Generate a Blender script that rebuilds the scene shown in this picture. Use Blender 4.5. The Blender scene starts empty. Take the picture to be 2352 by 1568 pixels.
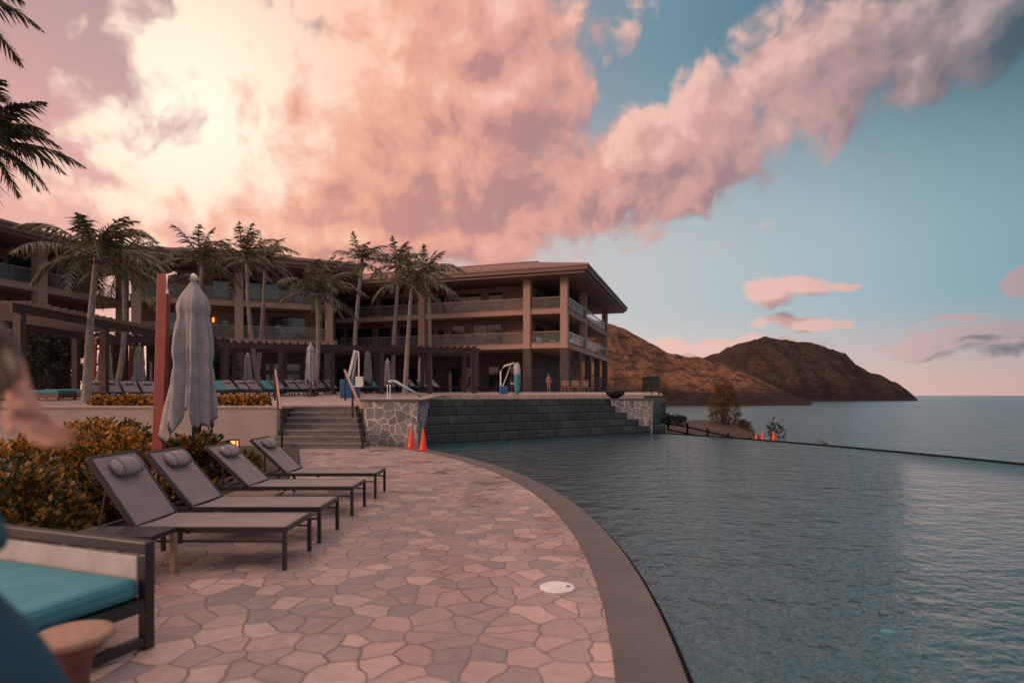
import bpy, math, random
from math import *
from mathutils import Vector, Matrix, noise
random.seed(7)
S=bpy.context.scene; COL=S.collection
F=1350.0; EYE=1.7
def gx(px,Y): return (px-1176)/F*Y
def gz(py,Y): return EYE-(py-908)/F*Y
# ------------------------------------------------------------ nodes
class NT:
    def __init__(s,t): s.t=t
    def n(s,ty,ins=None,**pr):
        nd=s.t.nodes.new(ty)
        for k,v in pr.items(): setattr(nd,k,v)
        for k,v in (ins or {}).items():
            if isinstance(v,bpy.types.NodeSocket): s.t.links.new(v,nd.inputs[k])
            else: nd.inputs[k].default_value=v
        return nd
    def m(s,op,a,b=None,c=None,clamp=False):
        ins={0:a}
        if b is not None: ins[1]=b
        if c is not None: ins[2]=c
        return s.n('ShaderNodeMath',ins,operation=op,use_clamp=clamp).outputs[0]
    def vm(s,op,a,b=None,out=0):
        ins={0:a}
        if b is not None: ins[1]=b
        return s.n('ShaderNodeVectorMath',ins,operation=op).outputs[out]
    def mix(s,f,a,b,bt='MIX'):
        def c(v): return v if isinstance(v,bpy.types.NodeSocket) else (v[0],v[1],v[2],1)
        return s.n('ShaderNodeMix',{0:f,6:c(a),7:c(b)},data_type='RGBA',blend_type=bt).outputs[2]
    def ramp(s,f,stops,interp='LINEAR'):
        nd=s.n('ShaderNodeValToRGB',{0:f}); cr=nd.color_ramp; cr.interpolation=interp
        while len(cr.elements)<len(stops): cr.elements.new(.5)
        for e,(p,c) in zip(cr.elements,stops): e.position=p; e.color=(c[0],c[1],c[2],1)
        return nd.outputs[0]
    def mr(s,v,a,b,c=0.,d=1.,smooth=False):
        return s.n('ShaderNodeMapRange',{0:v,1:a,2:b,3:c,4:d},interpolation_type='SMOOTHSTEP' if smooth else 'LINEAR').outputs[0]
    def noi(s,v,sc,det=4,ro=.55,dim='3D',out=0,**k):
        nd=s.n('ShaderNodeTexNoise',None,noise_dimensions=dim)
        for kk,vv in (('Vector',v),('Scale',sc),('Detail',det),('Roughness',ro)): 
            if isinstance(vv,bpy.types.NodeSocket): s.t.links.new(vv,nd.inputs[kk])
            else: nd.inputs[kk].default_value=vv
        return nd.outputs[out]
def newmat(name):
    m=bpy.data.materials.new(name); m.use_nodes=True; t=m.node_tree; t.nodes.clear()
    g=NT(t); b=g.n('ShaderNodeBsdfPrincipled'); o=g.n('ShaderNodeOutputMaterial',{0:b.outputs[0]})
    return m,g,b
def M(name,c1,c2=None,rough=.6,scale=4,bump=0.,bscale=40,metal=0.,spec=.5,emit=None,es=0,dist=.02):
    m,g,b=newmat(name)
    if c2 is None: c2=tuple(x*.72 for x in c1)
    tc=g.n('ShaderNodeTexCoord').outputs['Object']
    nz=g.noi(tc,scale,4,.6)
    g.t.links.new(g.mix(g.mr(nz,.3,.7),c1,c2),b.inputs['Base Color'])
    g.t.links.new(g.mr(nz,.2,.8,max(0,rough-.08),min(1,rough+.08)),b.inputs['Roughness'])
    b.inputs['Metallic'].default_value=metal; b.inputs['Specular IOR Level'].default_value=spec
    if bump:
        n2=g.noi(tc,bscale,3)
        bp=g.n('ShaderNodeBump',{'Height':n2,'Strength':bump,'Distance':dist}); g.t.links.new(bp.outputs[0],b.inputs['Normal'])
    if emit: b.inputs['Emission Color'].default_value=(*emit,1); b.inputs['Emission Strength'].default_value=es
    return m
def leafmat(name,cols,rough=.5,tr=.25):
    m,g,b=newmat(name)
    r=g.n('ShaderNodeNewGeometry').outputs['Random Per Island']
    k=len(cols); c=g.ramp(r,[(i/(k-1),c) for i,c in enumerate(cols)])
    g.t.links.new(c,b.inputs['Base Color']); b.inputs['Roughness'].default_value=rough
    tl=g.n('ShaderNodeBsdfTranslucent',{'Color':c})
    mx=g.n('ShaderNodeMixShader',{0:tr,1:b.outputs[0],2:tl.outputs[0]})
    o=[n for n in g.t.nodes if n.type=='OUTPUT_MATERIAL'][0]; g.t.links.new(mx.outputs[0],o.inputs[0])
    return m
def flag(name,cells,mortar,scale,mw,bump=.5,rough=.6,wall=False,wet=False):
    m,g,b=newmat(name); dim='3D' if wall else '2D'
    tc=g.n('ShaderNodeTexCoord').outputs['Object']
    wn=g.noi(tc,scale*1.2,1,.5,dim,1)
    v=g.vm('ADD',tc,g.vm('MULTIPLY',g.vm('SUBTRACT',wn,(.5,.5,.5)),(.30/scale,)*3))
    vc=g.n('ShaderNodeTexVoronoi',{'Vector':v,'Scale':scale,'Randomness':.95},voronoi_dimensions=dim)
    ve=g.n('ShaderNodeTexVoronoi',{'Vector':v,'Scale':scale,'Randomness':.95},feature='DISTANCE_TO_EDGE',voronoi_dimensions=dim).outputs['Distance']
    sx=g.n('ShaderNodeSeparateColor',{0:vc.outputs['Color']})
    k=len(cells); c=g.ramp(sx.outputs[0],[(i/k,c) for i,c in enumerate(cells)],'CONSTANT')
    n1=g.noi(tc,7,6,.7,dim); n2=g.noi(tc,.35,2,.5,dim); n3=g.noi(tc,40,3,.7,dim)
    c=g.mix(g.mr(n1,.35,.75,0,.5),c,g.mix(.5,c,(.08,.065,.07)))
    c=g.mix(g.mr(n3,.4,.7,0,.35),c,g.mix(.5,c,(.1,.08,.085)))
    c=g.mix(g.mr(n2,.3,.7,0,.45),c,g.mix(.5,c,(.10,.085,.09)))
    e=g.mr(ve,mw*.3,mw*1.5,smooth=True)
    c=g.mix(e,mortar,c)
    g.t.links.new(c,b.inputs['Base Color'])
    rr=g.mr(n1,.3,.7,rough-.12,rough+.15)
    if wet:
        wt=g.mr(g.noi(tc,.9,3,.5,dim),.58,.64,1,.3); rr=g.m('MULTIPLY',rr,wt)
    g.t.links.new(rr,b.inputs['Roughness'])
    h=g.m('ADD',g.mr(ve,0,mw*2,0,1,True),g.m('ADD',g.m('MULTIPLY',n1,.6),g.m('MULTIPLY',sx.outputs[1],.3)))
    bp=g.n('ShaderNodeBump',{'Height':h,'Strength':bump,'Distance':.012}); g.t.links.new(bp.outputs[0],b.inputs['Normal'])
    return m
def water(name,col,scales,strength,dist,rough=.06,col2=None,ior=1.4):
    m,g,b=newmat(name)
    tc=g.n('ShaderNodeTexCoord').outputs['Object']
    h=None
    for s,a,st in scales:
        v=g.vm('MULTIPLY',tc,(1,st,1)); n=g.m('MULTIPLY',g.noi(v,s,3,.6,'2D'),a); h=n if h is None else g.m('ADD',h,n)
    bp=g.n('ShaderNodeBump',{'Height':h,'Strength':strength,'Distance':dist}); g.t.links.new(bp.outputs[0],b.inputs['Normal'])
    big=g.noi(tc,.12,2,.5,'2D')
    g.t.links.new(g.mix(g.mr(big,.35,.65),col,col2 or col),b.inputs['Base Color'])
    b.inputs['Roughness'].default_value=rough; b.inputs['IOR'].default_value=ior
    return m
def tiles(name,c1,c2,mortar,bw,rh,msz,rough=.4,plane='xz',bump=.4):
    m,g,b=newmat(name)
    tc=g.n('ShaderNodeTexCoord').outputs['Object']; sp=g.n('ShaderNodeSeparateXYZ',{0:tc})
    v=g.n('ShaderNodeCombineXYZ',{0:sp.outputs[0],1:sp.outputs[2 if plane=='xz' else 1]}).outputs[0]
    br=g.n('ShaderNodeTexBrick',{'Vector':v,'Color1':(*c1,1),'Color2':(*c2,1),'Mortar':(*mortar,1),'Scale':1,'Mortar Size':msz,'Brick Width':bw,'Row Height':rh})
    n1=g.noi(tc,3,5,.65)
    g.t.links.new(g.mix(g.mr(n1,.3,.7,0,.6),br.outputs[0],(c1[0]*.45,c1[1]*.45,c1[2]*.45)),b.inputs['Base Color'])
    g.t.links.new(g.mr(n1,.3,.7,rough-.1,rough+.2),b.inputs['Roughness'])
    h=g.m('ADD',g.m('SUBTRACT',1,br.outputs[1]),g.m('MULTIPLY',n1,.3))
    bp=g.n('ShaderNodeBump',{'Height':h,'Strength':bump,'Distance':.02}); g.t.links.new(bp.outputs[0],b.inputs['Normal'])
    return m
# ------------------------------------------------------------ mesh builder
class MB:
    def __init__(s): s.v=[]; s.f=[]
    def add(s,vs,fs):
        o=len(s.v); s.v+= [tuple(v) for v in vs]; s.f+=[tuple(i+o for i in f) for f in fs]; return s
    def box(s,x0,x1,y0,y1,z0,z1):
        return s.add(((x0,y0,z0),(x1,y0,z0),(x1,y1,z0),(x0,y1,z0),(x0,y0,z1),(x1,y0,z1),(x1,y1,z1),(x0,y1,z1)),[(0,3,2,1),(4,5,6,7),(0,1,5,4),(1,2,6,5),(2,3,7,6),(3,0,4,7)])
    def beam(s,a,b,w,h,up=(0,0,1)):
        a=Vector(a);b=Vector(b); d=(b-a).normalized(); u=Vector(up)
        if abs(d.dot(u))>.97: u=Vector((0,1,0))
        r=d.cross(u).normalized(); u=r.cross(d).normalized(); vs=[]
        for p in (a,b):
            for i,j in ((-1,-1),(1,-1),(1,1),(-1,1)): vs.append(p+r*(i*w/2)+u*(j*h/2))
        return s.add(vs,[(0,1,2,3),(7,6,5,4),(0,4,5,1),(1,5,6,2),(2,6,7,3),(3,7,4,0)])
    def tube(s,pts,r,n=8,cap=True):
        pts=[Vector(p) for p in pts]; rs=r if isinstance(r,(list,tuple)) else [r]*len(pts); vs=[];fs=[]
        for i,p in enumerate(pts):
            d=(pts[min(i+1,len(pts)-1)]-pts[max(i-1,0)]).normalized()
            u=Vector((0,0,1)) if abs(d.z)<.95 else Vector((1,0,0))
            a=d.cross(u).normalized(); b=d.cross(a).normalized()
            for k in range(n):
                t=2*pi*k/n; vs.append(p+(a*cos(t)+b*sin(t))*rs[i])
        for i in range(len(pts)-1):
            for k in range(n): fs.append((i*n+k,i*n+(k+1)%n,(i+1)*n+(k+1)%n,(i+1)*n+k))
        if cap: fs.append(tuple(range(n))); fs.append(tuple((len(pts)-1)*n+k for k in reversed(range(n))))
        return s.add(vs,fs)
    def lathe(s,prof,n=24,c=(0,0,0),fn=None):
        vs=[];fs=[]
        for i,(r,z) in enumerate(prof):
            for k in range(n):
                t=2*pi*k/n; rr,zz=(r,z) if fn is None else fn(r,z,t,i)
                vs.append((c[0]+rr*cos(t),c[1]+rr*sin(t),c[2]+zz))
        m=len(prof)
        for i in range(m-1):
            for k in range(n): fs.append((i*n+k,i*n+(k+1)%n,(i+1)*n+(k+1)%n,(i+1)*n+k))
        fs.append(tuple(reversed(range(n)))); fs.append(tuple((m-1)*n+k for k in range(n)))
        return s.add(vs,fs)
    def prism(s,poly,z0,z1):
        n=len(poly); vs=[(p[0],p[1],z0) for p in poly]+[(p[0],p[1],p[2] if len(p)>2 else z1) for p in poly]
        return s.add(vs,[tuple(reversed(range(n))),tuple(range(n,2*n))]+[(i,(i+1)%n,n+(i+1)%n,n+i) for i in range(n)])
    def build(s,name,mat,parent=None,smooth=False,bevel=0):
        me=bpy.data.meshes.new(name); me.from_pydata(s.v,[],s.f); me.update()
        if smooth:
            for p in me.polygons: p.use_smooth=True
        me.materials.append(mat); o=bpy.data.objects.new(name,me); COL.objects.link(o); o.parent=parent
        if bevel:
            b=o.modifiers.new('bevel','BEVEL'); b.width=bevel; b.segments=2; b.limit_method='ANGLE'
        return o
def tag(o,label=None,cat=None,group=None,kind=None):
    if label: o['label']=label
    if cat: o['category']=cat
    if group: o['group']=group
    if kind: o['kind']=kind
    return o
def empty(name,label,cat,loc,rz=0,group=None):
    o=bpy.data.objects.new(name,None); COL.objects.link(o); o.location=loc; o.rotation_euler=(0,0,rz); o.empty_display_size=.2
    return tag(o,label,cat,group)
def copy_tree(o,parent=None):
    c=o.copy(); COL.objects.link(c)
    if parent: c.parent=parent
    for ch in [x for x in bpy.data.objects if x.parent==o]: copy_tree(ch,c)
    return c
def dup(root,loc,rz,label,group=None,scale=1):
    c=copy_tree(root); c.location=loc; c.rotation_euler=(0,0,rz); c.scale=(scale,)*3; c['label']=label
    if group: c['group']=group
    return c
def structure(o,label,cat): return tag(o,label,cat,kind='structure')
# ------------------------------------------------------------ materials
m_pave=flag('flagstone',[(.44,.30,.27),(.35,.26,.25),(.48,.33,.295),(.29,.235,.235),(.41,.29,.265),(.33,.26,.255),(.55,.39,.34),(.38,.275,.26)],(.205,.155,.15),4.0,.028,wet=True,rough=.48,bump=.65)
m_deck=flag('terrace_stone',[(.45,.32,.29),(.40,.29,.27),(.5,.36,.33)],(.25,.19,.18),2.4,.03)
m_rubble=flag('rubble_wall',[(.25,.235,.24),(.34,.31,.295),(.19,.185,.20),(.29,.265,.26)],(.62,.54,.5),3.3,.034,wall=True)
m_coping=M('pool_coping_stone',(.115,.095,.09),(.08,.07,.07),rough=.5,scale=1.5,bump=.3,bscale=25)
m_slate=tiles('slate_block',(.045,.05,.055),(.10,.10,.105),(.008,.009,.01),.95,.318,.022,.5,bump=.8)
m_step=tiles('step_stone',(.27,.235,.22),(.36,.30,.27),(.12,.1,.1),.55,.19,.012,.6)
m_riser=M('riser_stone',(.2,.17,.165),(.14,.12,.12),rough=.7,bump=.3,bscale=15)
m_pool=water('pool_water',(.012,.055,.068),[(.8,.8,1.6),(3.2,.45,1.3),(10,.17,1.2),(24,.06,1)],1.0,.085,.05,(.02,.075,.088),1.75)
m_pool2=water('upper_pool_water',(.01,.06,.07),[(3,.5,1),(8,.2,1)],.5,.05,.06,None,1.5)
m_sea=water('sea_water',(.012,.06,.08),[(.05,1.2,.7),(.22,.6,1),(.7,.3,1)],1.0,1.6,.2,(.022,.085,.105))
m_black=M('black_metal',(.022,.02,.024),rough=.4)
m_matte=M('matte_black_edge',(.012,.013,.014),rough=.9,spec=.05)
m_sling=M('grey_sling',(.27,.21,.205),(.21,.17,.17),rough=.7,bump=.3,bscale=300,dist=.002)
m_pillow=M('pillow_fabric',(.34,.29,.285),(.26,.225,.23),rough=.9,bump=.3,bscale=120,dist=.004)
m_teal=M('teal_cushion',(.07,.255,.30),(.05,.205,.26),rough=.85,bump=.15,bscale=60,dist=.005)
m_white=M('white_paint',(.82,.78,.75),rough=.4)
m_offwhite=M('pale_mesh',(.52,.48,.46),rough=.8)
m_blue=M('blue_plastic',(.01,.12,.30),rough=.4)
m_wood=M('brown_stained_wood',(.17,.065,.05),(.1,.04,.035),rough=.5,scale=12,bump=.2)
m_wood_d=M('dark_pergola_timber',(.06,.03,.027),(.04,.023,.022),rough=.6,scale=9,bump=.2)
m_wood2=M('pale_teak',(.38,.23,.155),(.28,.16,.11),rough=.55,scale=14,bump=.2)
m_red=M('red_brown_post',(.30,.055,.035),(.19,.036,.028),rough=.45,scale=10)
m_canopy=M('grey_umbrella_canvas',(.36,.335,.345),(.26,.245,.26),rough=.9,scale=6,bump=.3,bscale=30,dist=.01)
m_chrome=M('polished_steel',(.7,.68,.66),rough=.18,metal=1)
m_stucco=M('tan_stucco',(.40,.26,.205),(.32,.215,.175),rough=.8,scale=1.2,bump=.15,bscale=12)
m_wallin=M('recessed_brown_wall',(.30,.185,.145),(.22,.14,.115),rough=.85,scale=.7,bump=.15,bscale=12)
m_stucco2=M('planter_stucco',(.45,.35,.31),(.36,.29,.26),rough=.85,scale=1.5,bump=.2,bscale=20)
m_fascia=M('brown_fascia',(.19,.115,.095),(.14,.085,.075),rough=.6)
m_soffit=M('timber_soffit',(.20,.125,.1),(.15,.095,.08),rough=.6)
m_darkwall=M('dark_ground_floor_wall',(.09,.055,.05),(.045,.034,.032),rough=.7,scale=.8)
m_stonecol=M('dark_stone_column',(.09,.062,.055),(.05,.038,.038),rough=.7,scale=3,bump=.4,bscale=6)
m_roof=tiles('roof_tile',(.26,.13,.10),(.36,.18,.13),(.1,.045,.04),.35,.45,.04,.7,'xy',.8)
m_glass=M('dark_window_glass',(.012,.02,.028),(.02,.026,.03),rough=.04,spec=.8,scale=.6)
m_curtain=M('window_frame_dark',(.03,.026,.026),rough=.4)
m_trunk=M('palm_trunk_bark',(.36,.30,.27),(.18,.15,.13),rough=.85,scale=5,bump=.6,bscale=9,dist=.05)
m_bark=M('shrub_bark',(.10,.07,.05),rough=.9)
m_palm=leafmat('palm_leaf',[(.03,.045,.03),(.05,.07,.04),(.10,.095,.05),(.22,.15,.07)],.38,.28)
m_croton=leafmat('croton_leaf',[(.03,.05,.018),(.07,.075,.018),(.28,.15,.02),(.62,.25,.035),(.70,.31,.05),(.12,.09,.02)],.4,.3)
m_crotdark=leafmat('green_gold_leaf',[(.02,.038,.018),(.045,.06,.018),(.13,.10,.02),(.48,.20,.03),(.06,.06,.018)],.45,.25)
m_bush=leafmat('dark_bush_leaf',[(.02,.035,.022),(.04,.055,.03),(.06,.06,.03)],.6,.2)
m_russet=leafmat('russet_leaf',[(.11,.06,.03),(.19,.095,.04),(.06,.05,.028)],.6,.3)
m_cone=M('orange_plastic',(.85,.06,.02),(.75,.05,.02),rough=.4)
m_soil=M('planting_soil',(.05,.035,.03),rough=.95,bump=.6,bscale=15)
m_dirt=M('red_brown_ground',(.13,.065,.05),(.05,.038,.032),rough=.95,scale=.4,bump=.8,bscale=2,dist=.2)
m_skin=M('skin',(.50,.23,.16),(.42,.19,.13),rough=.5)
m_denim=M('blue_cloth',(.025,.085,.13),(.018,.06,.1),rough=.9,bump=.3,bscale=150,dist=.003)
m_hair=M('dark_brown_hair',(.035,.015,.012),rough=.5)
m_swim=M('pink_swimwear',(.5,.16,.15),rough=.7)
m_lamp=M('amber_lamp_glass',(.8,.3,.08),rough=.4,emit=(1,.33,.07),es=2.2)
m_rail,g,b=newmat('railing_glass'); b.inputs['Base Color'].default_value=(.2,.2,.2,1); b.inputs['Roughness'].default_value=.06
tr=g.n('ShaderNodeBsdfTransparent'); mx=g.n('ShaderNodeMixShader',{0:.22,1:tr.outputs[0],2:b.outputs[0]})
g.t.links.new(mx.outputs[0],[n for n in g.t.nodes if n.type=='OUTPUT_MATERIAL'][0].inputs[0])
def hillmat(name,rock,low,high,zc):
    m,g,b=newmat(name)
    tc=g.n('ShaderNodeTexCoord').outputs['Object']; z=g.n('ShaderNodeSeparateXYZ',{0:tc}).outputs[2]
    n1=g.noi(tc,.012,6,.65); n2=g.noi(g.vm('MULTIPLY',tc,(1,.5,2.2)),.03,6,.7); n3=g.noi(tc,.12,4,.7)
    c=g.mix(g.mr(n1,.42,.58),low,high)
    c=g.mix(g.mr(n2,.5,.60,0,.85),c,rock)
    c=g.mix(g.mr(n3,.54,.64,0,.75),c,(.035,.035,.022))
    c=g.mix(g.mr(g.m('ADD',z,g.m('MULTIPLY',g.m('SUBTRACT',n1,.5),zc*1.5)),zc*.1,zc,1,0),c,rock)
    g.t.links.new(c,b.inputs['Base Color']); b.inputs['Roughness'].default_value=.95; b.inputs['Specular IOR Level'].default_value=.1
    bp=g.n('ShaderNodeBump',{'Height':g.m('ADD',n2,n3),'Strength':1.0,'Distance':22}); g.t.links.new(bp.outputs[0],b.inputs['Normal'])
    return m
m_hillA=hillmat('dry_hill',(.06,.042,.038),(.24,.12,.075),(.38,.19,.11),26)
m_hillB=hillmat('headland_rock',(.045,.036,.036),(.075,.05,.044),(.11,.07,.055),50)
# ------------------------------------------------------------ ground setting
CX,CY=-20.3,6.1
def polar(R,th): return (CX+R*cos(th),CY+R*sin(th))
def ring(name,mat,r0,r1,z,t0,t1,n=120,zfn=None,nr=1):
    mb=MB(); vs=[]; fs=[]
    for j in range(nr+1):
        for i in range(n+1):
            th=radians(t0+(t1-t0)*i/n); R=r0+(r1-r0)*j/nr; x,y=polar(R,th)
            vs.append((x,y,z if zfn is None else zfn(R,th)))
    for j in range(nr):
        for i in range(n):
            a=j*(n+1)+i; fs.append((a,a+n+1,a+n+2,a+1))
    mb.add(vs,fs); return mb.build(name,mat,smooth=nr>1)
def curb(name,mat,prof,t0,t1,n=170):
    mb=MB(); vs=[];fs=[]; k=len(prof)
    for i in range(n+1):
        th=radians(t0+(t1-t0)*i/n)
        for R,z in prof: x,y=polar(R,th); vs.append((x,y,z))
    for i in range(n):
        for j in range(k-1): a=i*k+j; fs.append((a,a+1,a+k+1,a+k))
    return mb.add(vs,fs).build(name,mat)
mb=MB(); poly=[polar(21.08,radians(-170+i*2)) for i in range(0,171)]
mb.add([(x,y,0) for x,y in poly],[tuple(range(len(poly)))])
structure(mb.build('pool_deck',m_pave),'irregular pink and grey flagstone paving beside the lower pool','paving')
structure(curb('pool_coping',m_coping,((21.08,-.2),(21.08,.012),(21.5,.012),(21.5,-.2)),-60,50),'curved dark grey stone band edging the lower pool','pool edge')
structure(ring('pool_gutter',m_matte,21.5,21.55,-.03,-60,50),'thin black slot along the pool edge','gutter')
structure(ring('pool_water',m_pool,21.5,34.3,-.05,-60,62,140,None,20),'rippled dark teal water of the lower infinity pool','pool water')
structure(curb('infinity_edge',m_matte,((34.28,-.3),(34.28,-.015),(34.48,-.015),(34.48,-1.2)),-60,62),'thin dark rim where the lower pool spills over','pool edge')
def sm(a,b,x): t=max(0,min(1,(x-a)/(b-a))); return t*t*(3-2*t)
def land(R,th):
    d=degrees(th); s=sm(33,41,d); z0=-1.1+1.15*s; pr=36.3+9*s
    z=z0-max(0,R-pr)*.6-(1.2*sm(34.5,36,R)*(1-s))
    return max(-18,z+.25*noise.noise(Vector((R*.35,d*.3,0)))*(1 if R>35.2 else 0)) if R>34.55 else z0-.25
structure(ring('cliff_ground',m_dirt,34.5,95,0,-60,85,150,land,60),'rough reddish earth falling from the pool to the sea','ground')
mb=MB(); mb.add([(-30000,30,-15),(45000,30,-15),(45000,50000,-15),(-30000,50000,-15)],[(0,1,2,3)])
mb.add([(20,-400,-15.0),(45000,-400,-15.0),(45000,30,-15),(20,30,-15)],[(0,1,2,3)])
structure(mb.build('sea',m_sea),'open blue grey sea reaching the horizon','sea')
mb=MB(); mb.add([(-400,-60,-.4),(-6,-60,-.4),(-6,19,-.4),(-400,19,-.4)],[(0,1,2,3)])
mb.add([(-400,19,-.41),(-6,19,-.41),(9,30,-.41),(12,60,-.41),(20,260,-.41),(-400,260,-.41)],[(0,1,2,3,4,5)])
structure(mb.build('ground',m_soil),'flat resort ground','ground')
def dz(Y): return 1.33+.62*max(0,min(1,(Y-22)/22))
mb=MB()
for poly in ([(-90,21.1),(-4.3,21.1),(-4.3,22),(-90,22)],[(-90,22),(-4.3,22),(-4.3,37),(-90,37)],[(-90,37),(9.5,37),(11,44),(-90,44)],[(-90,44),(11,44),(14.5,62),(26,110),(-90,110)]):
    mb.prism([(x,y,dz(y)) for x,y in poly],-.5,0)
structure(mb.build('upper_terrace',m_deck),'raised pink stone terrace in front of the hotel','terrace')
e=empty('terrace_wall','dark stone end wall of the raised terrace right of the iron fence','wall',(9.5,37,0))
MB().prism([(-1.2,-.15),(.15,-.15),(1.7,7),(5.2,25),(5.0,25),(1.5,7),(0,0),(-1.2,0)],-1.5,1.7).build('wall',m_slate,e)
structure(MB().prism([(-4.29,23.3),(-3.5,22.9),(5.4,29.2),(7.5,29.6),(8.5,36.99),(-4.29,36.99)],-.5,1.50).build('upper_pool',m_pool2),'still dark water of the raised pool above the stepped wall','pool water')
e=empty('retaining_wall','long plain tan planter wall behind the loungers, left of the stairs','wall',(-20,19.3,0))
MB().box(-30,12.27,0,.3,0,1.28).build('wall',m_stucco2,e); MB().box(-30,12.30,-.04,.34,1.28,1.36).build('cap',m_stucco2,e,bevel=.01)
structure(MB().box(-50,-7.75,19.62,21.09,-.3,1.26).build('planter_bed',m_soil),'soil bed behind the tan planter wall','planting bed')
# ------------------------------------------------------------ stairs
e=empty('stone_stairs','wide grey stone steps between the tan wall and the rubble pier','stairs',(-6.9,18.8,0))
for k in range(7):
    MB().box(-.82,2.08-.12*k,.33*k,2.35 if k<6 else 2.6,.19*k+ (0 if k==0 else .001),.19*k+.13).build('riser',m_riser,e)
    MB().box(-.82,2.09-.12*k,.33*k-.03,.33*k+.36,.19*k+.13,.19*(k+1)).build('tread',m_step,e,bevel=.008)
def stair_rail(label,bx,tx):
    e=empty('stair_handrail',label,'handrail',(bx,18.65,0)); d=tx-bx
    MB().beam((0,-.1,1.27),(d,2.95,2.63),.07,.06).build('rail',m_wood2,e,bevel=.008)
    for t in (0,.5,.93):
        y=t*2.9; z=1.27+t*1.33
        MB().box(d*t-.03,d*t+.03,y-.03,y+.03,max(0,(int((y-.1)/.33)+1)*.19 if y>.1 else 0),z).build('post',m_black,e)
stair_rail('brown handrail on black posts at the right side of the stone stairs',-4.75,-6.15)
stair_rail('brown handrail on black posts at the left side of the stone stairs',-7.3,-8.7)
# ------------------------------------------------------------ piers and weir
e=empty('stone_pier','rubble stone pier with pale joints between the stairs and the stepped dark wall','stone pier',(0,0,0))
MB().prism([(-4.95,19.9),(-3.2,19.9),(-3.0,23.2),(-6.0,23.2),(-5.7,21.6)],-.1,1.5).build('pier_wall',m_rubble,e); MB().prism([(-5.0,19.85),(-3.15,19.85),(-2.95,23.25),(-6.05,23.25),(-5.76,21.6)],1.5,1.56).build('cap',m_coping,e)
e=empty('stepped_pool_wall','dark slate stepped spill wall of the raised pool','pool wall',(-3.25,20.6,0),atan2(7,10))
for k in range(5):
    z0=-.3 if k==0 else .318*k-.03
    MB().box(-.6 if k>0 else -.2,12.9-.42*k,.24*k,.24*k+.8 if k<4 else 2.2,z0,.318*(k+1)-.03).build('tier',m_slate,e,bevel=.01)
e=empty('stone_pier','rubble stone pier at the far right end of the stepped dark wall, under the bowl','stone pier',(5.4,27.4,0),radians(10))
MB().box(-.85,1.15,-.2,2.2,-.3,1.5).build('pier_wall',m_rubble,e); MB().box(-.9,1.2,-.25,2.25,1.5,1.56).build('cap',m_coping,e)
e=empty('fire_bowl','wide dark bowl standing on the far stone pier','bowl',(gx(1414,27.8),27.9,1.56))
MB().lathe([(.14,0),(.2,.03),(.4,.16),(.5,.34),(.5,.38),(.44,.38),(.3,.3),(.02,.28)],28).build('bowl',m_black,e,True)
MB().lathe([(.0,.281),(.33,.30),(.33,.32),(.01,.34)],20).build('gravel',m_soil,e)
e=empty('pool_handrail','bent steel handrail entering the raised pool','handrail',(gx(888,22.5),22.6,1.36))
for yy in (0,.5):
    MB().tube([(0,yy,0),(0,yy,.75),(.06,yy,.88),(.16,yy,.92),(.3,yy,.86),(1.1,yy+.15,.4),(1.22,yy+.2,.3),(1.24,yy+.2,.1)],.025,10).build('rail',m_chrome,e,True)
# ------------------------------------------------------------ hills
def lerp_prof(pts,x):
    if x<=pts[0][0]: return pts[0][1]
    for (a,b),(c,d) in zip(pts,pts[1:]):
        if x<=c:
            t=(x-a)/(c-a); return b+(d-b)*t
    return pts[-1][1]
def hill(name,mat,prof,Yr,Yf,Yb,rough,label):
    pts=[((p-1176)/F*Yr,EYE+(908-q)*Yr/F) for p,q in prof]
    x0=pts[0][0]; x1=pts[-1][0]; nx=300; ny=100; vs=[];fs=[]
    for j in range(ny+1):
        t=j/ny
        for i in range(nx+1):
            x=x0+(x1-x0)*i/nx; h=lerp_prof(pts,x)+15
            if t<.6: s=t/.6; Y=Yf+(Yr-Yf)*s; k=(.26*sm(0,.10,s)+.74*s**1.1)
            else: s=(t-.6)/.4; Y=Yr+(Yb-Yr)*s; k=1-s*s*.9
            fan=Y/Yr if t<.6 else 1
            X=x*fan
            nz=noise.fractal(Vector((X*.006,Y*.006,1.3)),.8,2.1,6)*rough-abs(noise.noise(Vector((X*.012,Y*.003,5))))*rough*1.3-abs(noise.noise(Vector((X*.04,Y*.01,8))))*rough*.5
            w=min(1,h/60)
            silh=1-.8*exp(-((s-1)/.12)**2) if t<.6 else .3
            z=-16+h*k+nz*w*silh*min(1,k*3)+ (6*noise.noise(Vector((X*.03,3,0)))*w if t>.5 and t<.75 else 0)
            vs.append((X+rough*.3*noise.noise(Vector((X*.01,Y*.01,9))),Y,z))
    for j in range(ny):
        for i in range(nx): a=j*(nx+1)+i; fs.append((a,a+1,a+nx+2,a+nx+1))
    mb=MB(); mb.add(vs,fs); structure(mb.build(name,mat,smooth=True),label,'hill')
hill('headland',m_hillB,[(1380,880),(1560,850),(1620,824),(1655,808),(1690,797),(1715,780),(1735,778),(1755,772),(1800,778),(1850,782),(1900,795),(1935,808),(1965,830),(1990,848),(2040,866),(2065,880),(2085,898),(2100,908),(2110,920)],2200,1780,2900,28,'dark humped headland ending in a cliff above the sea')
hill('hillside',m_hillA,[(900,730),(1150,705),(1300,712),(1410,742),(1450,758),(1480,772),(1520,797),(1560,806),(1600,818),(1660,836),(1720,860),(1780,886),(1830,906),(1870,925)],1300,950,1900,20,'dry brown hillside sloping to the sea behind the hotel')
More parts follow.
